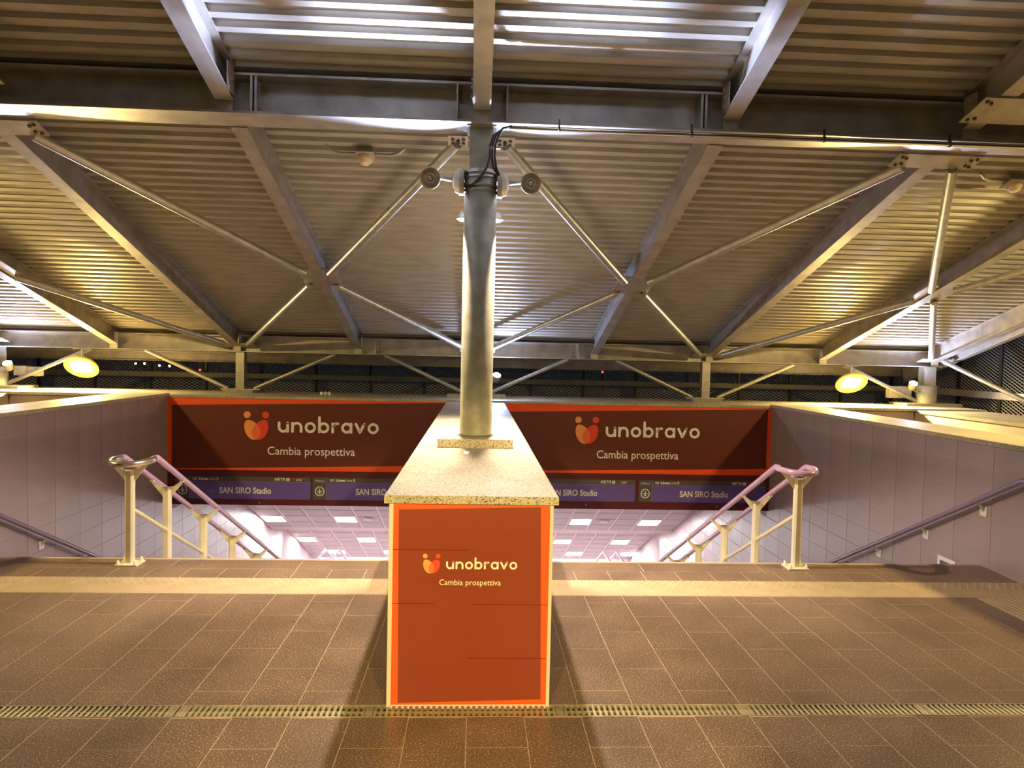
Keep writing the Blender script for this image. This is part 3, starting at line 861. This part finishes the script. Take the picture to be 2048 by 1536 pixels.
# ---- horn loudspeakers on the column
for s_, w_, dz in ((-1, 'left', 0.0), (1, 'right', -0.015)):
    t = thing('horn_loudspeaker', 'beige horn loudspeaker bolted to the %s side of the column head' % w_, 'loudspeaker', (s_*.14, YC - .02, 3.30))
    cx = Vector((0, YC - .04, 3.325 + dz))
    MB().lathe(cx + Vector((s_*.135, 0, -.02)), (s_, 0, 0), [(0, .0), (0, .105), (.035, .11), (.04, .11), (.042, .10), (.075, .085), (.095, .03), (.10, 0)], 28).build('driver', 'device_beige', t)
    b = MB().tube([cx + Vector((s_*.23, 0, 0)), cx + Vector((s_*.30, -.01, .005)), cx + Vector((s_*.34, -.02, .005))], 0.018, 10, rs=[.024, .02, .018]); b.build('neck', 'device_grey', t)
    ax = Vector((s_*.25, -1, -.22)).normalized()
    hc = cx + Vector((s_*.40, -.0, .0))
    b = MB().lathe(hc, ax, [(-.10, .02), (-.06, .045), (.02, .075), (.05, .088), (.052, .082), (.03, .066), (.045, .062), (.03, .045), (.05, .04), (.05, .034), (.03, .022), (.06, .012), (.062, 0)], 26); b.build('horn', 'device_beige', t)
    b = MB()
    for z in (-.08, -.03, .03, .07):
        b.lathe(cx + Vector((s_*.118, -.04, z - .02)), (s_, 0, 0), [(0, .014), (.03, .014), (.03, 0)], 8)
    b.build('mounting_bolts', 'bolt_steel', t)

# ---- conduit along the beam, cables
t = thing('conduit_pipe', 'shiny metal conduit clipped along the underside of the main beam to the right', 'conduit', (2.2, 5.78, 3.69))
MB().tube([(0.22, 5.755, 3.708), (6.5, 5.755, 3.715)], 0.020, 12).build('pipe', 'chrome_tube', t)
MB().tube([(3.05, 5.80, 3.722), (6.5, 5.80, 3.722)], 0.014, 10).build('pipe', 'chrome_tube', t)
for x in (0.62, 1.70, 2.80, 3.86, 5.0):
    b = MB().lathe((x - .008, 5.755, 3.7115), (1, 0, 0), [(0, .019), (0, .025), (.016, .025), (.016, .019)], 14)
    b.box(x - .006, x + .006, 5.745, 5.765, 3.733, 3.79); b.build('clip', 'bolt_steel', t)
t = thing('cable_bundle', 'black cables curling from the conduit down the column head', 'cable', (0.08, 5.82, 3.4))
for i, (dx, dy) in enumerate(((0, 0), (.022, -.015), (-.02, .01))):
    pts = [(0.24, 5.755 + dy, 3.708 + dx*.4), (0.17, 5.76 + dy, 3.70), (0.115 + dx, 5.77 + dy, 3.65), (0.088 + dx, 5.785 + dy, 3.57), (0.085 + dx, 5.79 + dy, 3.48), (0.10 + dx, 5.80, 3.40), (0.15, 5.83, 3.335)]
    if i == 2: pts = pts[:5] + [(0.045, 5.80, 3.40), (0.0, 5.805, 3.33), (-0.06, 5.815, 3.27), (-0.115, 5.87, 3.245)]
    MB().tube(pts, 0.010, 8).build('cable', 'dark_rubber', t)
MB().box(0.065, 0.15, 5.765, 5.80, 3.545, 3.558).build('cable_tie', 'tube_steel', t)

# ---- fire detectors under the deck
def detector(x, y, lab):
    z = zb(y) + RH*math.sqrt(1+RS*RS)
    t = thing('fire_detector', lab, 'detector', (x, y, z - .14))
    MB().obox((x, y, z - .035), (.072, 0, 0), (0, .055, -.055*RS), NRM*.036).build('junction_box', 'device_grey', t)
    MB().obox(Vector((x, y, z - .035)) - NRM*.04, (.085, 0, 0), (0, .085, -.085*RS), NRM*.006).build('mounting_plate', 'box_grey', t)
    MB().lathe(Vector((x, y, z - .035)) - NRM*.045, -NRM, [(0, .062), (.03, .066), (.04, .066), (.045, .05), (.07, .044), (.078, .03), (.08, 0)], 22).build('sensor_head', 'device_cream', t)
    for s_ in (-1, 1):
        b = MB().tube([(x + s_*.07, y, z - .045), (x + s_*.24, y, z - .05), (x + s_*.31, y - .02, z - .03), (x + s_*.37, y - .05, z + .006)], 0.014, 8)
        b.build('conduit_arm', 'tube_steel', t)
detector(-1.085, 6.83, 'round cream fire detector under the roof deck left of the column')
detector(5.30, 6.90, 'round cream fire detector under the roof deck at the right image edge')

# ---- junction boxes near the far columns
for xa, xb, za, zb_, lab in ((-7.78, -7.56, 1.375, 1.54, 'grey junction box against the far left column'), (-7.555, -7.36, 1.37, 1.525, 'grey junction box right of its twin by the far left column'), (7.38, 7.78, 1.29, 1.50, 'wide grey junction box beside the far right column')):
    t = thing('junction_box', lab, 'junction box', ((xa+xb)/2, YF + .1, za))
    MB().box(xa, xb, YF + .04, YF + .16, za, zb_).build('body', 'box_grey', t)
    MB().bevbox(xa + .006, xb - .006, YF + .025, YF + .04, za + .006, zb_ - .006, 0.002).build('lid', 'box_grey', t)

# ---- mesh fence behind
def mesh_panel(w, h, name, cw=0.108, ch=0.056):
    b = MB()
    nx = int(round(w/cw)); nz = int(h/ch)
    cw = w/nx
    sw = 0.011
    for r in range(nz):
        z = r*ch
        for i in range(nx*2):
            xa, xb = i*cw/2, (i+1)*cw/2
            up = (i % 2 == 0)
            za = z + (0 if up else ch/2); zc = z + (ch/2 if up else 0)
            if r % 2: pass
            b.add([(xa, -.004, za - sw/2 + .002), (xb, -.004, zc - sw/2 + .002), (xb, .004, zc + sw/2), (xa, .004, za + sw/2)], [(0, 1, 2, 3)])
            zm, zn = z + ch - (0 if up else ch/2), z + ch - (ch/2 if up else 0)
            b.add([(xa, -.004, zm - sw/2 + .002), (xb, -.004, zn - sw/2 + .002), (xb, .004, zn + sw/2), (xa, .004, zm + sw/2)], [(0, 1, 2, 3)])
    return mesh_of(b, name, 'mesh_steel')
YM = 14.5
fence = thing('mesh_fence', 'dark expanded metal fence behind the back wall', 'fence', (0, YM, 0.3))
pw = 1.085
pm = mesh_panel(pw - .05, 1.35, 'mesh_panel')
for i in range(-9, 9):
    x = i*pw + 0.02
    o = lib(pm, 'mesh_panel', fence, (x + .025, YM, 0.40)); o['kind'] = 'stuff'
    MB().box(x - .022, x + .022, YM - .03, YM + .03, 0.3, 1.80).build('fence_post', 'fence_post', fence)
MB().box(-9.9, 9.3, YM - .10, YM - .05, 1.325, 1.425).build('rail', 'rail_galv', fence)
side = thing('mesh_fence', 'expanded metal side screen closing the right end of the roof', 'fence', (9.05, 11, 0.3))
pm2 = mesh_panel(1.0, 2.9, 'mesh_panel')
for i in range(6):
    y = 13.95 - (i+1)*1.06
    o = lib(pm2, 'mesh_panel', side, (9.05, y + 1.03, 0.40)); o.rotation_euler = (0, 0, -math.pi/2); o['kind'] = 'stuff'
    MB().box(9.02, 9.08, y - .035, y + .035, 0.3, 3.4).build('fence_post', 'fence_post', side)
MB().box(8.93, 9.0, 7.5, 13.95, 1.33, 1.45).build('rail', 'rail_galv', side)

# ================================================================== HANDRAILS
def zrail(y, h=0.905):
    if y <= 6.47: return h
    if y < 12.66: return h - SL*(y - 6.47)
    zl = h - SL*(12.66 - 6.47)
    if y < 15.05: return zl
    return zl - SL*(y - 15.05)
def y_post(t, x, y, zbot, ztop, base=False):
    # chamfered square post with two wing plates carrying the rails
    hw_, hd_ = 0.036, 0.034
    b = MB(); c = 0.016
    oct_ = [(-hw_+c, -hd_), (hw_-c, -hd_), (hw_, -hd_+c), (hw_, hd_-c), (hw_-c, hd_), (-hw_+c, hd_), (-hw_, hd_-c), (-hw_, -hd_+c)]
    n = 8
    b.add([(x+px, y+py, zbot) for px, py in oct_] + [(x+px, y+py, ztop - .085) for px, py in oct_], [(i, (i+1) % n, n+(i+1) % n, n+i) for i in range(n)] + [tuple(range(n, 2*n))])
    post = b.build('post', 'post_cream', t)
    for s_ in (-1, 1):
        pr = [(s_*0.0, ztop - .085), (s_*0.036, ztop - .18), (s_*.158, ztop - .028), (s_*.128, ztop - .028), (s_*.06, ztop - .075)]
        pts = [(x + px, y - .006, pz) for px, pz in pr]
        MB().poly(pts if s_ < 0 else pts[::-1], (0, .012, 0)).build('wing', 'post_cream', post)
        MB().box(x + s_*.143 - .018, x + s_*.143 + .018, y - .02, y + .02, ztop - .03, ztop - .018).build('saddle', 'post_cream', post)
    if base:
        MB().bevbox(x - .095, x + .095, y - .085, y + .085, 0.0, 0.014, 0.002).build('base_plate', 'post_cream', t)
        for sx in (-1, 1):
            for sy in (-1, 1):
                b = MB(); b.lathe((x + sx*.072, y + sy*.062, 0.014), (0, 0, 1), [(0, .015), (.012, .015), (.014, .011), (.03, .011), (.036, .006), (.037, 0)], 10); b.build('base_bolt', 'post_cream', t)
def stair_rail(x, ys, label, worn):
    t = thing('stair_handrail', label, 'handrail', (x, ys[0], 0))
    off = 0.143; r = 0.027
    yN = ys[0] - 0.02
    # two parallel rails joined by a loop at the near end
    for s_ in (-1, 1):
        pts = []
        y = yN + .10
        pts = [(x + s_*off, yN + .16, zrail(6.3)), (x + s_*off, 6.47, zrail(6.47)), (x + s_*off, 12.66, zrail(12.66)), (x + s_*off, 15.05, zrail(15.05)), (x + s_*off, 21.0, zrail(21.0))]
        MB().tube(pts, r, 14).build('rail', 'rail_lilac', t)
    # loop: level half-round, dipping slightly towards the near end
    lp = []
    for i in range(15):
        a = math.pi*i/14
        lp.append((x - off*1.16*math.cos(a)*(1.0 if True else 1), yN + .16 - 0.30*math.sin(a)**0.85 if 0 < i < 14 else yN + .16, zrail(6.3) - 0.012*math.sin(a)))
    lp[0] = (x - off, yN + .16, zrail(6.3)); lp[-1] = (x + off, yN + .16, zrail(6.3))
    MB().tube(lp, r, 14).build('end_loop', worn, t)
    for i, y in enumerate(ys):
        y_post(t, x, y, 0.0 if i == 0 else -SL*(y - YE) - .16, zrail(y) , base=(i == 0))
    zm = lambda y: 0.485 - SL*(y - ys[0])*1.0
    MB().tube([(x, ys[0] + .02, zm(ys[0])), (x, ys[-1], zm(ys[-1]))], 0.019, 12).build('mid_bar', 'post_cream', t)
    return t
stair_rail(-2.985, [6.275, 7.02, 7.95, 8.88, 9.81, 10.74], 'double lilac handrail on cream Y-shaped posts down the left stairs', 'rail_worn')
stair_rail(2.955, [6.310, 7.25, 8.17, 9.10, 10.03, 10.96], 'double lilac handrail on cream Y-shaped posts down the right stairs', 'rail_lilac')
def wall_rail(sgn, ys, label):
    x = sgn*(XW - 0.085)
    zr = lambda y: 0.905 - SL*(y - 5.86) if y < 12.1 else 0.905 - SL*(12.1 - 5.86)
    t = thing('wall_handrail', label, 'handrail', (sgn*XW, 5.5, 0.3))
    zk = zr(12.1)
    MB().tube([(x, 5.45, 0.905), (x, 5.86, 0.905), (x, 12.1, zk), (x, 13.6, zk), (x, 20, zk - SL*6.4)], 0.024, 14).build('rail', 'wall_rail_purple', t)
    for y in ys:
        z = zr(y)
        b = MB().box(sgn*XW - .004 if sgn < 0 else XW - .012, sgn*XW + .012 if sgn < 0 else XW + .004, y - .035, y + .055, z - .15, z - .05); br = b.build('bracket', 'bracket_white', t)
        b = MB().poly([(sgn*(XW - .008), y, z - .12), (sgn*(XW - .008), y, z - .06), (x + sgn*-.012, y - .02, z - .02), (x + sgn*.016, y - .02, z - .028)], (0, .012, 0)); b.build('arm', 'bracket_white', br)
    return t
wall_rail(-1, [6.45, 7.25, 8.05, 8.9, 9.7], 'dark lilac handrail bracketed to the left side wall')
wall_rail(1, [6.40, 7.23, 8.08, 8.9, 9.7], 'dark lilac handrail bracketed to the right side wall')
# small sign plate low on the right wall
t = thing('wall_plate', 'small white framed plate low on the right side wall', 'sign', (XW - .01, 6.9, -.22))
MB().box(XW - .012, XW - .004, 6.76, 7.03, -.22, -.065).build('plate', 'sign_white', t)
MB().box(XW - .014, XW - .012, 6.80, 6.99, -.20, -.105).build('print', 'sign_grey', t)

# ================================================================== ADVERTS AND SIGNS
def adverts():
    # pier poster
    Y = YP - 0.012
    t = thing('advert_poster', 'tall orange and brick red poster covering the front of the central pier', 'poster', (-0.01, Y, 0.02))
    MB().box(-0.424, 0.406, Y, YP, 0.012, 1.095).build('orange_sheet', 'orange_print', t)
    MB().poly([(-0.386, Y - .0015, 0.022), (0.378, Y - .0015, 0.040), (0.355, Y - .0015, 1.082), (-0.396, Y - .0015, 1.062)]).build('red_panel', 'brown_print', t)
    for xa, xb, z in ((-.424, -.02, .846), (-.424, -.2, .557), (0.0, .40, .553), (-0.02, .40, .262)):
        MB().poly([(xa, Y - .0022, z), (xb, Y - .0022, z - .001), (xb, Y - .0050, z + .004), (xa, Y - .0050, z + .005)]).build('paper_crease', 'brown_print', t)
    Yt = Y - 0.003
    emblem_into(t, -0.219, 0.724, 0.104, Yt)
    wordmark(t, 'print_cream', -0.142, 0.746, 0.378, Yt)
    b = MB(); text_into(b, 'Cambia prospettiva', -0.013, 0.660, 0.044, Yt, width=0.326); b.build('slogan', 'print_cream', t)
    # banners on the back wall
    Y = YB
    for s_, lab, outer, dark, em, wm, sl in (
        (-1, 'long dark red banner with an orange border left of the column', [(-4.80, 0.0), (-0.415, -0.0), (-0.415, 1.128), (-4.80, 1.128)],
             [(-4.735, 0.015), (-0.45, 0.115), (-0.45, 1.118), (-4.735, 1.010)], (-3.437, 0.492, 0.44), (-3.106, 0.606, 1.575), (-2.58, 0.252, 1.36)),
        (1, 'long dark red banner with an orange border right of the column', [(0.44, 0.03), (4.80, 0.03), (4.80, 1.128), (0.44, 1.128)],
             [(0.48, 0.048), (4.735, 0.140), (4.735, 1.112), (0.48, 0.998)], (1.782, 0.513, 0.43), (2.087, 0.622, 1.535), (2.617, 0.275, 1.33))):
        t = thing('advert_banner', lab, 'banner', (s_*2.6, Y, 0.0))
        MB().poly([(x, Y - .012, z) for x, z in outer], (0, .04, 0)).build('orange_board', 'banner_orange', t)
        MB().poly([(x, Y - .014, z) for x, z in dark]).build('dark_panel', 'banner_brown', t)
        Yt = Y - .016
        emblem_into(t, em[0], em[1], em[2], Yt)
        wordmark(t, 'print_white', wm[0], wm[1], wm[2], Yt)
        b = MB(); text_into(b, 'Cambia prospettiva', sl[0], sl[1], 0.185, Yt, width=sl[2], bold=0.0008); b.build('slogan', 'print_white', t)
    # lintel band
    for nm, xa, xb, lab in (('trim_1', -XW, -0.42, 'dark maroon band over the left stair opening'), ('trim_2', 0.43, XW, 'dark maroon band over the right stair opening')):
        struct(MB().box(xa, xb, YB - .02, YB + .03, -0.548, -0.002 if xa < 0 else 0.028).build(nm, 'lintel_maroon'), lab)
    # metro signs
    def plate(mb, xa, xb, za, zb_, Y, r=0.03, corners=(1, 1, 1, 1)):
        pts = []
        for (cx, cz, a0), on in zip(((xb - r, zb_ - r, 0), (xa + r, zb_ - r, 90), (xa + r, za + r, 180), (xb - r, za + r, 270)), corners):
            if on: pts += [(cx + r*math.cos(math.radians(a0 + 15*i)), Y, cz + r*math.sin(math.radians(a0 + 15*i))) for i in range(7)]
            else: pts.append((cx + math.copysign(r, math.cos(math.radians(a0+45))), Y, cz + math.copysign(r, math.sin(math.radians(a0+45)))))
        mb.poly(pts[::-1])
    for xa, lab in ((-4.67, 'purple station direction sign over the left stairs nearest the left wall'), (-2.55, 'purple station direction sign over the left stairs partly hidden by the pier'),
                    (0.50, 'purple station direction sign over the right stairs partly hidden by the pier'), (2.645, 'purple station direction sign over the right stairs nearest the right wall')):
        w, dz = 2.09, (0.0 if xa < 0 else 0.03)
        xb = xa + w; za, zt = -0.452 + dz, -0.098 + dz
        Y = YB - .02
        t = thing('station_sign', lab, 'sign', ((xa+xb)/2, Y, za))
        MB().box(xa + .01, xb - .01, Y - .006, Y, za + .01, zt - .01).build('backing', 'sign_grey', t)
        b = MB(); plate(b, xa, xb, za, zt, Y - .008); b.build('grey_plate', 'sign_grey', t)
        b = MB(); plate(b, xa + .225, xb, za, zt - .082, Y - .010, corners=(0, 0, 0, 1)); b.build('purple_field', 'sign_purple', t)
        b = MB(); b.poly([(xa + .215, Y - .0105, za), (xa + .221, Y - .0105, za), (xa + .221, Y - .0105, zt), (xa + .215, Y - .0105, zt)])
        b.poly([(xa, Y - .0105, zt - .080), (xb, Y - .0105, zt - .080), (xb, Y - .0105, zt - .0765), (xa, Y - .0105, zt - .0765)]); b.build('dividing_lines', 'sign_lilac', t)
        Yt = Y - .011
        b = MB(); text_into(b, 'SAN SIRO Stadio', (xa + xb)/2 + .03, za + .09, 0.135, Yt, width=0.80, bold=0.0035); b.build('destination', 'sign_white', t)
        b = MB(); text_into(b, 'Linea', xa + .36, zt - .058, 0.058, Yt, align='LEFT', width=.145, bold=0.0022); text_into(b, 'Line', xa + .52, zt - .058, 0.058, Yt, align='LEFT', width=.095)
        text_into(b, '5', xa + .63, zt - .058, 0.058, Yt, align='LEFT', width=.032, bold=0.0018); text_into(b, 'Milano', xa + .11, zt - .064, 0.044, Yt, width=.14)
        text_into(b, 'METR', xb - .565, zt - .060, 0.066, Yt, width=.17, bold=0.001, align='LEFT', shear=.15); disc_into(b, xb - .355, zt - .040, .028, Yt)
        b.build('small_lettering', 'sign_white', t)
        b = MB(); b.poly([(xa + .265, Yt, zt - .060), (xa + .335, Yt, zt - .060), (xa + .335, Yt, zt - .022), (xa + .265, Yt, zt - .022)]); b.build('line_badge', 'sign_lilac', t)
        b = MB(); text_into(b, 'M5', xa + .30, zt - .056, 0.042, Yt - .0008, width=.05); b.build('badge_lettering', 'sign_white', t)
        b = MB(); text_into(b, '5', xb - .355, zt - .058, 0.048, Yt - .0008, width=.022); b.build('disc_numeral', 'sign_grey', t)
        b = MB(); b.poly([(xb - .30, Yt, zt - .058), (xb - .295, Yt, zt - .058), (xb - .265, Yt, zt - .026), (xb - .27, Yt, zt - .026)])
        b.poly([(xb - .27, Yt, zt - .030), (xb - .07, Yt, zt - .030), (xb - .066, Yt, zt - .022), (xb - .266, Yt, zt - .022)]); b.build('red_mark', 'sign_red', t)
        b = MB(); text_into(b, 'ATM', xb - .19, zt - .060, 0.04, Yt, width=.085, bold=.001); b.build('operator_lettering', 'sign_white', t)
        # coat of arms: laurel ring round a shield with a cross
        ex, ez = xa + .11, za + .135
        b = MB()
        for s_ in (-1, 1):
            for i in range(8):
                a = math.radians(-80 + i*20)
                px, pz = ex + s_*.066*math.cos(a), ez + .068*math.sin(a)
                lf = petal(px, pz, .019, .008, (a + math.radians(70))*1 if s_ > 0 else math.pi - (a + math.radians(70)), 10)
                b.poly([(q[0], Yt, q[1]) for q in lf][::-1])
        b.poly([(ex - .034, Yt, ez + .046), (ex - .034, Yt, ez - .01), (ex, Yt, ez - .05), (ex + .034, Yt, ez - .01), (ex + .034, Yt, ez + .046)])
        for i in range(5): disc_into(b, ex - .03 + i*.015, ez + .068 + (.004 if i in (1, 2, 3) else 0), .008, Yt, 8)
        b.build('coat_of_arms', 'sign_white', t)
        b = MB(); Y2 = Yt - .0008
        for q in ((-.034, -.007, .007, .046), (.007, .034, .007, .046), (-.030, -.007, -.025, -.007), (.007, .030, -.025, -.007)):
            b.poly([(ex + q[0], Y2, ez + q[2]), (ex + q[1], Y2, ez + q[2]), (ex + q[1], Y2, ez + q[3]), (ex + q[0], Y2, ez + q[3])])
        b.build('shield_fields', 'sign_grey', t)
        # scratches
        rnd = random.Random(int(xa*100))
        b = MB()
        for i in range(7):
            px, pz = xa + .5 + rnd.random()*.28 + (0 if xa < -4 else rnd.random()*.8), za + .03 + rnd.random()*.10*(2 if xa < -4 else .5)
            stroke_into(b, [(px, pz), (px + .03*rnd.uniform(-1, 1), pz + .05*rnd.random()), (px + .05*rnd.uniform(-1, 1), pz + .02)], 0.004, Yt)
        b.build('scratches', 'sign_lilac', t)
        b = MB(); 
        for q in (.62, ): b.lathe((xa + w*q, YB - .02, -0.515 + dz), (0, -1, 0), [(0, .012), (.004, .012), (.006, 0)], 10)
        b.build('fixing_screw', 'sign_lilac', t)
adverts()

# ================================================================== SMALL LITTER, DISTANT LAMPS
b = MB(); lz = ZC + .001
b.add([(-.085, 5.33, lz), (-.05, 5.30, lz), (-.04, 5.36, lz + .012), (-.055, 5.40, lz + .004), (-.09, 5.37, lz + .018)], [(0, 1, 2, 4), (2, 3, 4)])
tag(b.build('paper_scrap', 'paper'), 'crumpled scrap of white paper on the coping before the column foot', 'litter')
rnd = random.Random(3)
for i, (dx, lab) in enumerate(((-.06, 'left bit of the three crumbs on the back coping above the left banner'), (0.0, 'middle bit of the three crumbs on the back coping above the left banner'), (.06, 'right bit of the three crumbs on the back coping above the left banner'))):
    c = Vector((-2.50 + dx, 11.9, 1.17)); b = MB()
    b.lathe(c, (0, 0, 1), [(0, .02), (.02, .03), (.05, .024), (.062, 0)], 7, False)
    tag(b.build('litter_bit', 'paper'), lab, 'litter', 'crumbs on the back coping')
def street_lamp(u_, z, y, mat_, label):
    c = Vector((u_, y, z))
    t = thing('distant_lamp', label, 'lamp', (c.x, c.y, -3))
    MB().lathe(c, (0, 0, 1), [(-.07, 0), (-.05, .05), (0, .07), (.05, .05), (.07, 0)], 10).build('bulb', mat_, t)
    MB().tube([(c.x, c.y, -3), (c.x, c.y, c.z - .06)], 0.05, 6).build('mast', 'fence_post', t)
for px, py, mt, lab in ((271, 727, 'street_white', 'leftmost tiny distant lamp seen through the mesh fence at left'), (289, 727, 'street_white', 'second tiny distant lamp from the left through the mesh fence'),
                    (319, 731, 'street_white', 'third tiny distant lamp from the left through the mesh fence'), (339, 732, 'street_white', 'fourth tiny distant lamp from the left through the mesh fence'),
                    (400, 740, 'street_red', 'tiny red distant lamp through the fence left of the short post'), (1205, 744, 'street_red', 'tiny red distant lamp through the fence right of the column')):
    d = fwd*F_PX + r2*(px - 1024) + u2*(768 - py)
    k = 45.0/d.y
    street_lamp(d.x*k, 1.88 + d.z*k, 45.0, mt, lab)
